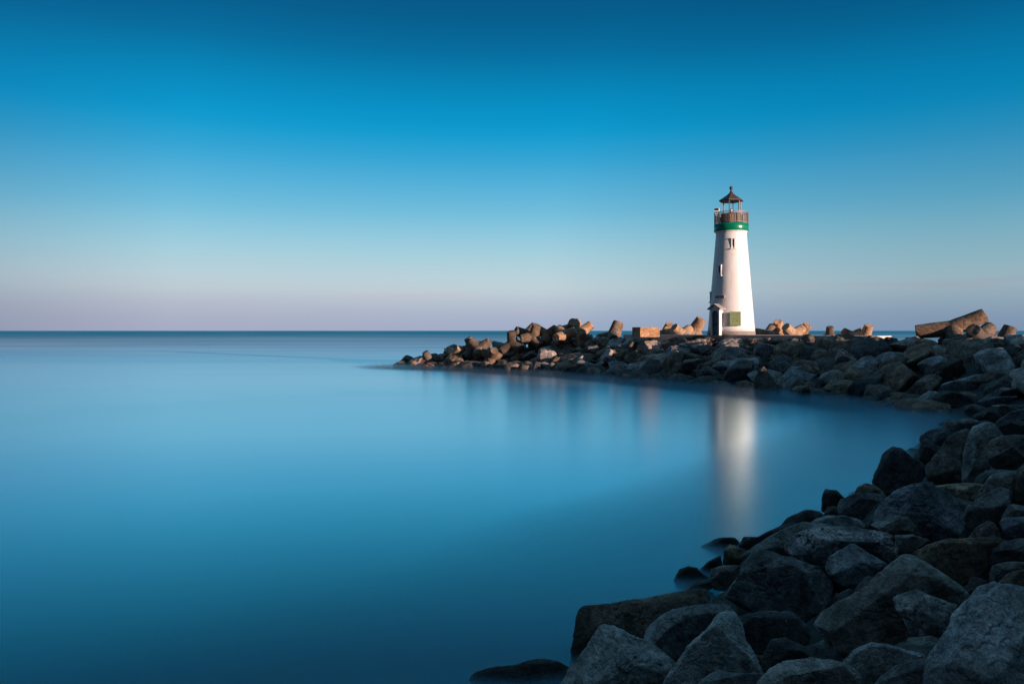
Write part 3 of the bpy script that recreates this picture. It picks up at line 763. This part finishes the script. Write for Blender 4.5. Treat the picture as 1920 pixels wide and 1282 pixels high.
# ------------------------------------------------------------------ lighthouse
def lighthouse():
    W = 70.0
    base = at(1371, 628.3, W)
    m, nt, b = nodes_of('white_render')
    tc = N(nt, 'ShaderNodeTexCoord'); mp = N(nt, 'ShaderNodeMapping'); mp.inputs['Scale'].default_value = (5.0, 5.0, 0.35)
    nt.links.new(tc.outputs['Object'], mp.inputs[0])
    n = N(nt, 'ShaderNodeTexNoise', Scale=1.0, Detail=6.0, Roughness=0.6); nt.links.new(mp.outputs[0], n.inputs['Vector'])
    n_b = N(nt, 'ShaderNodeTexNoise', Scale=1.1, Detail=7.0, Roughness=0.62); nt.links.new(tc.outputs['Object'], n_b.inputs['Vector'])
    a_ = ramp(nt, n.outputs[0], [(0.30, (0.585, 0.555, 0.51)), (0.44, (0.655, 0.645, 0.625)), (0.6, (0.68, 0.675, 0.66))])
    b_ = ramp(nt, n_b.outputs[0], [(0.35, (0.93, 0.92, 0.90)), (0.6, (1, 1, 1))])
    nt.links.new(mix(nt, a_.outputs[0], b_.outputs[0], 1.0, 'MULTIPLY'), b.inputs['Base Color'])
    b.inputs['Roughness'].default_value = 0.55
    n_c = N(nt, 'ShaderNodeTexNoise', Scale=3.0, Detail=5.0); nt.links.new(tc.outputs['Object'], n_c.inputs['Vector'])
    bp_ = N(nt, 'ShaderNodeBump', Strength=0.25, Distance=0.04); nt.links.new(n_c.outputs[0], bp_.inputs['Height']); nt.links.new(bp_.outputs[0], b.inputs['Normal'])
    M['white'] = m
    M['green'] = plain('green_enamel', (0.0, 0.17, 0.085), 0.28, 0, 0.12, 2.0)
    M['bronze'] = plain('brown_painted_steel', (0.22, 0.165, 0.13), 0.5, 0.1, 0.25, 6.0)
    M['roof'] = plain('copper_brown_roof', (0.075, 0.042, 0.03), 0.55, 0.2, 0.35, 5.0)
    M['plinth'] = plain('grey_plinth', (0.22, 0.20, 0.185), 0.8, 0, 0.25, 2.5, 0.3)
    M['glass'] = plain('dark_window_glass', (0.02, 0.025, 0.03), 0.1)
    M['amber'] = plain('olive_window_glass', (0.16, 0.12, 0.04), 0.15, 0, 0.5, 9.0)
    M['door'] = plain('dark_blue_door', (0.07, 0.115, 0.145), 0.5, 0, 0.2, 4.0)
    M['shingle'] = plain('porch_shingle', (0.30, 0.27, 0.25), 0.75, 0, 0.25, 6.0)
    M['steel'] = plain('white_steel', (0.7, 0.69, 0.67), 0.4, 0.1, 0.05, 3.0)
    M['black'] = plain('black_paint', (0.015, 0.015, 0.017), 0.4)
    m, nt, b = nodes_of('green_plaque')
    tc = N(nt, 'ShaderNodeTexCoord'); mp = N(nt, 'ShaderNodeMapping'); mp.inputs['Scale'].default_value = (5, 1, 26)
    nt.links.new(tc.outputs['Object'], mp.inputs[0])
    n = N(nt, 'ShaderNodeTexNoise', Scale=1.0, Detail=5.0, Roughness=0.7); nt.links.new(mp.outputs[0], n.inputs['Vector'])
    r = ramp(nt, n.outputs[0], [(0.36, (0.07, 0.10, 0.045)), (0.5, (0.16, 0.215, 0.095)), (0.66, (0.25, 0.30, 0.15))])
    nt.links.new(r.outputs[0], b.inputs['Base Color']); b.inputs['Roughness'].default_value = 0.45
    M['plaque'] = m

    rz = -math.atan2(base.x, base.y)
    t = thing('lighthouse', base, rz, 'white tapering lighthouse with a green gallery band and open brown lantern on the jetty', 'lighthouse')
    R0, R1, H = 2.16, 1.37, 9.66
    rad = lambda h: R0 + (R1 - R0) * h / H
    bm = bmesh.new()
    prof = [(rad(h), h) for h in np.linspace(0.36, H - 0.25, 26)] + [(R1 + 0.02, H - 0.12), (R1 + 0.10, H - 0.03), (R1 + 0.13, H)]
    add_lathe(bm, prof, 128)
    obj('tower', bm, M['white'], t, True)
    bm = bmesh.new(); add_lathe(bm, [(2.18, 0.0), (2.17, 0.358)], 96); obj('plinth', bm, M['plinth'], t, True)

    def face(az, h, out=0.0):
        """Frame on the tower wall: x along the wall, -y outwards, z up."""
        r = rad(h) + out
        return Matrix.Rotation(az, 4, 'Z') @ Matrix.Translation((0, -r, h))
    # three narrow windows winding up the tower
    for az, h, pane in ((math.radians(7), 8.42, 'amber'), (math.radians(-37), 5.98, 'glass'), (math.radians(-80), 3.55, 'glass')):
        mt = face(az, h)
        bm = bmesh.new()
        w, hh, dp = 0.37, 0.86, 0.30
        for sx in (-1, 1): add_box(bm, (sx * (w / 2 - 0.05), 0.075, 0), (0.10, dp, hh), mt)
        add_box(bm, (0, 0.065, hh / 2 + 0.045), (w + 0.06, dp + 0.05, 0.09), mt)
        add_box(bm, (0, 0.05, -hh / 2 - 0.05), (w + 0.16, dp + 0.12, 0.10), mt)
        o = obj('window', bm, M['white'], t)
        bm = bmesh.new(); add_box(bm, (0, 0.0, 0), (w - 0.2, 0.028, hh), mt); obj('pane', bm, M[pane], o)
        bm = bmesh.new()
        add_box(bm, (0, -0.03, 0.0), (w - 0.2, 0.03, 0.03), mt); add_box(bm, (0, -0.03, 0), (0.025, 0.028, hh), mt)
        obj('glazing_bar', bm, M['black'], o)
    # small plate over the door
    mt = face(math.radians(-31), 3.52, 0.03)
    bm = bmesh.new(); add_box(bm, (0, 0, 0), (0.95, 0.16, 0.24), mt, 0.02); obj('lintel_plate', bm, M['plinth'], t)

    # gabled porch and arched door
    ap = math.radians(-35)
    P = Matrix.Rotation(ap, 4, 'Z')
    fy = -2.5
    wp = 0.66
    aw, ww = 0.31, 0.47
    arc = [(aw * -math.cos(a), 1.95 + aw * math.sin(a)) for a in np.linspace(0.25, math.pi - 0.25, 9)]
    arch = [(-aw, 0.0), (-aw, 1.95)] + arc + [(aw, 1.95), (aw, 0.0)]
    bm = bmesh.new()
    # front wall with the arched opening: two jambs and a head
    jw = ww - aw - 0.02
    for sx in (-1, 1): add_box(bm, (sx * (ww - jw / 2), fy + 0.09, 1.0), (jw, 0.18, 2.0), P)
    ao = aw + 0.02
    head = [(-ww, 2.002), (-ao, 2.002)] + [(ao * -math.cos(a), 1.95 + ao * math.sin(a)) for a in np.linspace(0.25, math.pi - 0.25, 9)] + [(ao, 2.002), (ww, 2.002), (ww, 2.46), (0, 2.74), (-ww, 2.46)]
    add_prism(bm, head, fy, fy + 0.18, P)
    for sx in (-1, 1): add_box(bm, (sx * (ww - 0.06), fy + 0.56, 1.22), (0.116, 0.75, 2.44), P)
    pw = obj('porch', bm, M['white'], t)
    bm = bmesh.new()
    for sx in (-1, 1):
        pts = [(0, 2.78), (0, 2.90), (sx * 0.70, 2.46), (sx * 0.70, 2.34)]
        add_prism(bm, pts if sx < 0 else list(reversed(pts)), fy - 0.2, fy + 1.1, P)
    obj('porch_roof', bm, M['shingle'], pw)
    bm = bmesh.new(); add_prism(bm, arch, fy + 0.20, fy + 0.26, P); dr = obj('door', bm, M['door'], t)
    bm = bmesh.new()
    for h in (0.25, 0.95, 1.02, 1.7): add_box(bm, (0, fy + 0.188, h), (0.56, 0.03, 0.05), P)
    obj('door_rail', bm, M['black'], dr)
    bm = bmesh.new(); add_tube(bm, P @ Vector((0.2, fy + 0.2, 1.1)), P @ Vector((0.2, fy + 0.12, 1.1)), 0.03); obj('handle', bm, M['bronze'], dr)

    # green plaque standing proud of the wall
    pa = math.radians(9)
    A = Matrix.Rotation(pa, 4, 'Z')
    pl = bmesh.new(); add_box(pl, (0, -2.26, 1.50), (0.99, 0.05, 1.30), A, 0.02)
    pq = obj('plaque', pl, M['plaque'], t)
    bm = bmesh.new()
    for x in (-0.36, 0.36):
        for h in (1.0, 2.0): add_tube(bm, A @ Vector((x, -1.8, h)), A @ Vector((x, -2.237, h)), 0.03)
    obj('bracket', bm, M['bronze'], pq)

    # gallery
    bm = bmesh.new()
    G0, G1, RG = 9.70, 10.36, 1.57
    add_lathe(bm, [(RG - 0.03, G0 - 0.02), (RG, G0 + 0.01), (RG, G1 - 0.02), (RG - 0.03, G1)], 96)
    obj('gallery_deck', bm, M['green'], t, True)
    for hz, rr in ((G1 + 1.07, 0.035), (G1 + 0.10, 0.025), (G1 + 0.96, 0.018)):
        bm = bmesh.new()
        n = 72
        ring = []
        for k in range(n):
            a = 2 * math.pi * k / n
            c = Vector(((RG - 0.06) * math.sin(a), -(RG - 0.06) * math.cos(a), hz))
            rd = Vector((math.sin(a), -math.cos(a), 0))
            ring.append([bm.verts.new(c + rd * rr * math.cos(b_) + Vector((0, 0, 1)) * rr * math.sin(b_)) for b_ in (0.78, 2.36, 3.93, 5.5)])
        for k in range(n):
            for j in range(4):
                bm.faces.new((ring[k][j], ring[(k + 1) % n][j], ring[(k + 1) % n][(j + 1) % 4], ring[k][(j + 1) % 4]))
        obj('rail', bm, M['bronze'], t)
    bm = bmesh.new()
    for k in range(72):
        a = 2 * math.pi * k / 72
        if k % 9 == 0: continue
        x, y = (RG - 0.06) * math.sin(a), -(RG - 0.06) * math.cos(a)
        add_box(bm, (0, 0, 0), (0.03, 0.03, 0.90), Matrix.Translation((x, y, G1 + 0.53)) @ Matrix.Rotation(a, 4, 'Z'))
    obj('balusters_frame', bm, M['bronze'], t)
    for k in range(8):
        a = 2 * math.pi * k / 8
        x, y = (RG - 0.06) * math.sin(a), -(RG - 0.06) * math.cos(a)
        bm = bmesh.new(); add_box(bm, (0, 0, 0), (0.07, 0.07, 1.08), Matrix.Translation((x, y, G1 + 0.54)) @ Matrix.Rotation(a, 4, 'Z'))
        obj('railing_post', bm, M['bronze'], t)

    # low parapet inside, lantern posts, roof
    ph = math.radians(-10.6)
    bm = bmesh.new()
    add_lathe(bm, [(0.99, G1 + 0.002), (0.99, G1 + 0.98), (0.90, G1 + 1.0)], 6, ph + math.pi / 6 * 0)
    par = obj('lantern_base', bm, M['roof'], t)
    bm = bmesh.new()
    for k in range(6):
        a0 = ph + k * math.pi / 3
        for j in range(1, 7):
            q = j / 7
            p0 = Vector((0.995 * math.sin(a0), -0.995 * math.cos(a0), 0)); p1 = Vector((0.995 * math.sin(a0 + math.pi / 3), -0.995 * math.cos(a0 + math.pi / 3), 0))
            p = p0.lerp(p1, q)
            add_box(bm, (0, 0, 0), (0.035, 0.05, 0.95), Matrix.Translation((p.x, p.y, G1 + 0.49)) @ Matrix.Rotation(a0 + math.pi / 6, 4, 'Z'))
    obj('panel_rib', bm, M['bronze'], par)
    for k in range(6):
        a = ph + k * math.pi / 3
        x, y = 0.92 * math.sin(a), -0.92 * math.cos(a)
        bm = bmesh.new(); add_box(bm, (0, 0, 0), (0.085, 0.085, 1.16), Matrix.Translation((x, y, G1 + 1.0 + 0.58)) @ Matrix.Rotation(a, 4, 'Z'))
        obj('lantern_post', bm, M['bronze'], t)
    E = 12.50
    bm = bmesh.new()
    add_lathe(bm, [(1.08, E), (1.16, E + 0.02), (1.17, E + 0.10), (0.80, E + 0.34), (0.42, E + 0.60), (0.15, E + 0.84), (0.10, E + 0.86)], 6, ph)
    rf = obj('roof', bm, M['roof'], t)
    bm = bmesh.new()
    add_lathe(bm, [(0.15, E + 0.84), (0.16, E + 0.90), (0.09, E + 0.97), (0.075, E + 1.12), (0.13, E + 1.15), (0.16, E + 1.22), (0.17, E + 1.29), (0.15, E + 1.37), (0.09, E + 1.43), (0.03, E + 1.46)], 20)
    obj('finial', bm, M['roof'], rf, True)
    bm = bmesh.new(); add_tube(bm, (0, 0, E + 1.45), (0, 0, E + 2.0), 0.018, 6, 0.006); obj('lightning_rod', bm, M['roof'], rf)
    bm = bmesh.new(); add_lathe(bm, [(0.06, G1 + 1.0), (0.06, G1 + 1.12), (0.13, G1 + 1.14), (0.13, G1 + 1.20), (0.08, G1 + 1.22)], 16); bc = obj('beacon', bm, M['black'], t)
    bm = bmesh.new(); add_lathe(bm, [(0.10, G1 + 1.222), (0.11, G1 + 1.30), (0.10, G1 + 1.38)], 16); obj('lens', bm, M['steel'], bc)
    bm = bmesh.new(); add_lathe(bm, [(0.13, G1 + 1.382), (0.13, G1 + 1.43), (0.04, G1 + 1.48)], 16); obj('lens_cap', bm, M['black'], bc)
    # fog signal box on its stand, outside the rail
    bx = -1.27
    bm = bmesh.new(); add_box(bm, (bx, -0.75, G1 + 1.28), (0.46, 0.40, 0.34), None, 0.02); fb = obj('signal_box', bm, M['steel'], t)
    bm = bmesh.new(); add_box(bm, (bx - 0.02, -0.96, G1 + 1.33), (0.34, 0.03, 0.20), None); obj('signal_panel', bm, M['black'], fb)
    for dx in (-0.15, 0.15):
        bm = bmesh.new(); add_tube(bm, (bx + dx, -0.72, G1 + 0.005), (bx + dx, -0.72, G1 + 1.11), 0.05); obj('stand_leg', bm, M['steel'], fb)
lighthouse()

# ------------------------------------------------------------------ water
def water_nodes(name, alpha_attr=False):
    m, nt, b = nodes_of(name)
    L = nt.links.new
    geo = N(nt, 'ShaderNodeNewGeometry')
    mp = N(nt, 'ShaderNodeMapping'); mp.inputs['Scale'].default_value = (0.0035, 0.022, 0.0)
    L(geo.outputs['Position'], mp.inputs[0])
    n1 = N(nt, 'ShaderNodeTexNoise', Scale=1.0, Detail=5.0, Roughness=0.55, Distortion=0.4); L(mp.outputs[0], n1.inputs['Vector'])
    mp2 = N(nt, 'ShaderNodeMapping'); mp2.inputs['Scale'].default_value = (0.06, 0.2, 0.0)
    L(geo.outputs['Position'], mp2.inputs[0])
    n2 = N(nt, 'ShaderNodeTexNoise', Scale=1.0, Detail=4.0, Roughness=0.5); L(mp2.outputs[0], n2.inputs['Vector'])
    sx = N(nt, 'ShaderNodeSeparateXYZ'); L(geo.outputs['Position'], sx.inputs[0])
    # foam drawn out by the swell: strongest over the shallow bar 70 to 260 m out
    zone = ramp(nt, math_n(nt, 'MULTIPLY', sx.outputs[1], 0.001), [(0.0, (0.08,) * 3), (0.03, (0.22,) * 3), (0.08, (0.55,) * 3), (0.16, (0.75,) * 3), (0.23, (0.7,) * 3), (0.30, (0.15,) * 3), (0.6, (0.0,) * 3)])
    st = ramp(nt, n1.outputs[0], [(0.40, (0.05,) * 3), (0.62, (1,) * 3)])
    foam = math_n(nt, 'MULTIPLY', zone.outputs[0], st.outputs[0])
    n2r = ramp(nt, n2.outputs[0], [(0.3, (0.8,) * 3), (0.7, (1.15,) * 3)])
    foam = math_n(nt, 'MULTIPLY', foam, n2r.outputs[0], True)
    far = ramp(nt, math_n(nt, 'MULTIPLY', sx.outputs[1], 0.001), [(0.08, (0,) * 3), (0.22, (0.55,) * 3), (0.5, (0.8,) * 3), (1.0, (1,) * 3)])
    farn = math_n(nt, 'ADD', far.outputs[0], math_n(nt, 'MULTIPLY', math_n(nt, 'SUBTRACT', n1.outputs[0], 0.5), math_n(nt, 'MULTIPLY', far.outputs[0], 1.5)), True)
    ro = ramp(nt, math_n(nt, 'MULTIPLY', sx.outputs[1], 0.001), [(0.012, (0.27,) * 3), (0.03, (0.215,) * 3), (0.08, (0.24,) * 3), (0.3, (0.5,) * 3), (1.0, (0.62,) * 3)])
    # a churned, aerated skin: mostly mirror, tinted by the water, over a dark blue body
    c = mix(nt, (0.0, 0.030, 0.046), (0.08, 0.15, 0.19), foam)
    if alpha_attr: c = mix(nt, c, (0.26, 0.52, 0.66), 0.85)
    L(c, b.inputs['Base Color'])
    L(ro.outputs[0], b.inputs['Roughness'])
    gl = N(nt, 'ShaderNodeBsdfAnisotropic')
    lw0 = N(nt, 'ShaderNodeLayerWeight', Blend=0.5)
    near_t = ramp(nt, lw0.outputs['Facing'], [(0.5, (0.12, 0.76, 0.70)), (0.66, (0.30, 0.88, 0.83)), (0.76, (0.46, 0.93, 0.93)), (0.84, (0.70, 0.93, 0.98)), (0.95, (0.68, 0.94, 1.0))])
    tint = mix(nt, near_t.outputs[0], (0.015, 0.23, 0.35), farn)
    tint = mix(nt, tint, (1.0, 1.0, 1.0), foam)
    L(tint, gl.inputs['Color']); L(ro.outputs[0], gl.inputs['Roughness'])
    lw = N(nt, 'ShaderNodeLayerWeight', Blend=0.5)
    fr = ramp(nt, lw.outputs['Facing'], [(0.0, (0.08,) * 3), (0.45, (0.12,) * 3), (0.60, (0.11,) * 3), (0.72, (0.60,) * 3), (0.80, (0.90,) * 3), (0.88, (0.98,) * 3), (1.0, (1.0,) * 3)])
    fr = ramp(nt, math_n(nt, 'MULTIPLY', fr.outputs[0], 0.42 if alpha_attr else 1.0), [(0, (0,) * 3), (1, (1,) * 3)])
    ms = N(nt, 'ShaderNodeMixShader')
    L(fr.outputs[0], ms.inputs[0]); L(b.outputs[0], ms.inputs[1]); L(gl.outputs[0], ms.inputs[2])
    out = nt.nodes['Material Output']
    if alpha_attr:
        tr = N(nt, 'ShaderNodeBsdfTransparent')
        an = N(nt, 'ShaderNodeAttribute', attribute_name='cover')
        m2 = N(nt, 'ShaderNodeMixShader')
        L(an.outputs['Fac'], m2.inputs[0]); L(tr.outputs[0], m2.inputs[1]); L(ms.outputs[0], m2.inputs[2]); L(m2.outputs[0], out.inputs['Surface'])
    else:
        L(ms.outputs[0], out.inputs['Surface'])
    return m, nt, b

m, nt, b = water_nodes('sea_water')
far_ = [80, 130, 220, 400, 800, 1800, 4500, 12000, 30000, 60000]
gxw = np.array([-q for q in reversed(far_)] + list(range(-60, 61, 20)) + far_, dtype=float)
gyw = np.array([-3000, -800, -200, -60] + list(range(-20, 121, 20)) + [150, 220, 400, 800, 1800, 4500, 12000, 30000, 60000], dtype=float)
Xw, Yw = np.meshgrid(gxw, gyw)
iw = (np.arange(len(gyw) - 1)[:, None] * len(gxw) + np.arange(len(gxw) - 1)[None, :]).ravel()
o = raw_obj('water', np.stack([Xw.ravel(), Yw.ravel(), np.zeros(Xw.size)], 1), np.column_stack([iw, iw + 1, iw + 1 + len(gxw), iw + len(gxw)]), m, False)
tag(o, kind='structure')

# the wash: where the swell rose and fell against the stones
m, nt, b = water_nodes('wash_water', True)
gx = np.arange(-26, 34, 0.8); gy = np.arange(4, 100, 0.8)
X, Y = np.meshgrid(gx, gy)
xy = np.stack([X.ravel(), Y.ravel()], 1)
dd = shore_dist(xy)
V, FF, CV = [], [], []
nx, ny = len(gx), len(gy)
i0 = (np.arange(ny - 1)[:, None] * nx + np.arange(nx - 1)[None, :]).ravel()
quad = np.column_stack([i0, i0 + 1, i0 + nx + 1, i0 + nx])
levels = [(0.06, 0.50), (0.12, 0.42), (0.19, 0.34), (0.27, 0.26), (0.36, 0.18), (0.46, 0.10)]
for z, a in levels:
    cov = a * np.clip((dd + 5.0) / 4.0, 0, 1) * np.clip((1.5 - dd) / 0.9, 0, 1)
    cov = cov * np.clip((Y.ravel() - 6.0) / 30.0, 0.12, 1.0)
    keep = (cov[quad].max(1) > 0.004)
    base = sum(len(v) for v in V)
    V.append(np.column_stack([xy, z * np.clip(Y.ravel() / 50.0, 0.25, 1.0)])); CV.append(cov); FF.append(quad[keep] + base)
V = np.concatenate(V); FF = np.concatenate(FF); CV = np.concatenate(CV)
used, inv = np.unique(FF, return_inverse=True)
o = raw_obj('surf_wash', V[used], inv.reshape(-1, 4), m)
at_ = o.data.attributes.new('cover', 'FLOAT', 'POINT')
at_.data.foreach_set('value', CV[used].astype(np.float32))
tag(o, 'soft blurred wash of swell along the foot of the stones', 'surf', None, 'stuff')

# ------------------------------------------------------------------ sky, sun, camera
SUN_EL, SUN_AZ = math.radians(7.3), None
sdir = Vector((0.73, -0.68, 0)).normalized() * math.cos(SUN_EL) + Vector((0, 0, math.sin(SUN_EL)))
w = bpy.data.worlds.new('World'); scene.world = w; w.use_nodes = True
nt = w.node_tree; L = nt.links.new
bg = nt.nodes['Background']; bg.inputs['Strength'].default_value = 0.1
sky = N(nt, 'ShaderNodeTexSky'); sky.sky_type = 'NISHITA'; sky.sun_disc = False
sky.sun_elevation = SUN_EL
sky.sun_rotation = math.atan2(sdir.x, sdir.y)
sky.ozone_density = 3.0
tc = N(nt, 'ShaderNodeTexCoord')
sx = N(nt, 'ShaderNodeSeparateXYZ'); L(tc.outputs['Generated'], sx.inputs[0])
stops = [(0.0, lin(156, 172, 202)), (0.021, lin(168, 182, 205)), (0.043, lin(188, 202, 214)), (0.057, lin(194, 211, 219)), (0.085, lin(178, 210, 220)),
         (0.12, lin(150, 203, 222)), (0.155, lin(114, 190, 220)), (0.203, lin(68, 171, 216)), (0.242, lin(20, 158, 209)), (0.268, lin(0, 151, 205)), (0.306, lin(0, 134, 186)),
         (0.346, lin(0, 110, 160)), (0.40, lin(0, 84, 130)), (0.52, lin(8, 88, 140)), (0.72, lin(56, 122, 166)), (0.9, lin(112, 168, 205)), (1.0, lin(122, 176, 210))]
rp = ramp(nt, sx.outputs[2], stops, 'B_SPLINE')
# dusk band opposite the sun: pinker to the far left
dp = N(nt, 'ShaderNodeVectorMath', operation='DOT_PRODUCT'); L(tc.outputs['Generated'], dp.inputs[0]); dp.inputs[1].default_value = (-0.80, 0.60, 0.0)
az = ramp(nt, dp.outputs['Value'], [(0.45, (0,) * 3), (0.95, (1,) * 3)])
el = ramp(nt, sx.outputs[2], [(0.0, (1,) * 3), (0.035, (0.8,) * 3), (0.07, (0.2,) * 3), (0.10, (0,) * 3)])
pk = math_n(nt, 'MULTIPLY', math_n(nt, 'MULTIPLY', az.outputs[0], el.outputs[0]), 0.42)
c = mix(nt, rp.outputs[0], lin(182, 172, 188), pk)
# thin cloud streaks low down
mp = N(nt, 'ShaderNodeMapping'); mp.inputs['Scale'].default_value = (3.0, 3.0, 60.0); L(tc.outputs['Generated'], mp.inputs[0])
cn = N(nt, 'ShaderNodeTexNoise', Scale=1.0, Detail=6.0, Roughness=0.55); L(mp.outputs[0], cn.inputs['Vector'])
cr = ramp(nt, cn.outputs[0], [(0.56, (0,) * 3), (0.72, (1,) * 3)])
ce = ramp(nt, sx.outputs[2], [(0.015, (0,) * 3), (0.03, (1,) * 3), (0.055, (1,) * 3), (0.07, (0,) * 3)])
c = mix(nt, c, lin(205, 184, 196), math_n(nt, 'MULTIPLY', math_n(nt, 'MULTIPLY', cr.outputs[0], ce.outputs[0]), 0.35))
# sky dimming added to deepen shade: sideways to the sun and behind the viewer
def along(v, *stops):
    d = N(nt, 'ShaderNodeVectorMath', operation='DOT_PRODUCT'); L(tc.outputs['Generated'], d.inputs[0]); d.inputs[1].default_value = v
    return ramp(nt, math_n(nt, 'MULTIPLY_ADD', d.outputs['Value'], 0.5), stops)
def multiply_add(n): n.inputs[2].default_value = 0.5
pr = along((-0.68, -0.73, 0.0), (0.31, (1, 1, 1)), (0.48, (0.50, 0.58, 0.66)), (0.62, (0.10, 0.17, 0.26)))
pb = along((-0.25, -0.97, 0.0), (0.50, (1, 1, 1)), (0.70, (0.12, 0.17, 0.25)))
pr2 = along((0.68, 0.73, 0.0), (0.88, (1, 1, 1)), (0.985, (0.60, 0.70, 0.74)))  # corner falloff put into the right-hand sky
for n_ in nt.nodes:
    if n_.type == 'MATH' and n_.operation == 'MULTIPLY_ADD': multiply_add(n_)
dim = mix(nt, mix(nt, pr.outputs[0], pb.outputs[0], 1.0, 'MULTIPLY'), pr2.outputs[0], 1.0, 'MULTIPLY')
lowz = ramp(nt, sx.outputs[2], [(0.62, (1,) * 3), (0.88, (0,) * 3)])
c = mix(nt, c, mix(nt, c, dim, 1.0, 'MULTIPLY'), lowz.outputs[0])
sc10 = N(nt, 'ShaderNodeVectorMath', operation='SCALE'); L(c, sc10.inputs[0]); sc10.inputs['Scale'].default_value = 6.37
c = mix(nt, sc10.outputs[0], sky.outputs[0], 0.02)
L(c, bg.inputs['Color'])

sun = bpy.data.lights.new('sun', 'SUN'); sun.energy = 5.0; sun.angle = math.radians(0.5); sun.color = (1.0, 0.71, 0.60)
so = bpy.data.objects.new('sun', sun); COL.objects.link(so)
so.rotation_euler = sdir.to_track_quat('Z', 'Y').to_euler()

cam = bpy.data.cameras.new('camera'); co = bpy.data.objects.new('camera', cam); COL.objects.link(co)
co.location = (0, 0, HC); co.rotation_euler = (math.radians(90), 0, 0)
cam.sensor_fit = 'HORIZONTAL'; cam.sensor_width = 36; cam.lens = F / 1920 * 36
cam.shift_y = -(641 - HY) / 1920
cam.clip_start = 0.1; cam.clip_end = 200000
scene.camera = co
scene.render.engine = 'CYCLES'
scene.cycles.transparent_max_bounces = 24
scene.cycles.max_bounces = 6
scene.view_settings.view_transform = 'Standard'; scene.view_settings.look = 'None'
scene.view_settings.exposure = 0.65; scene.view_settings.gamma = 1.0
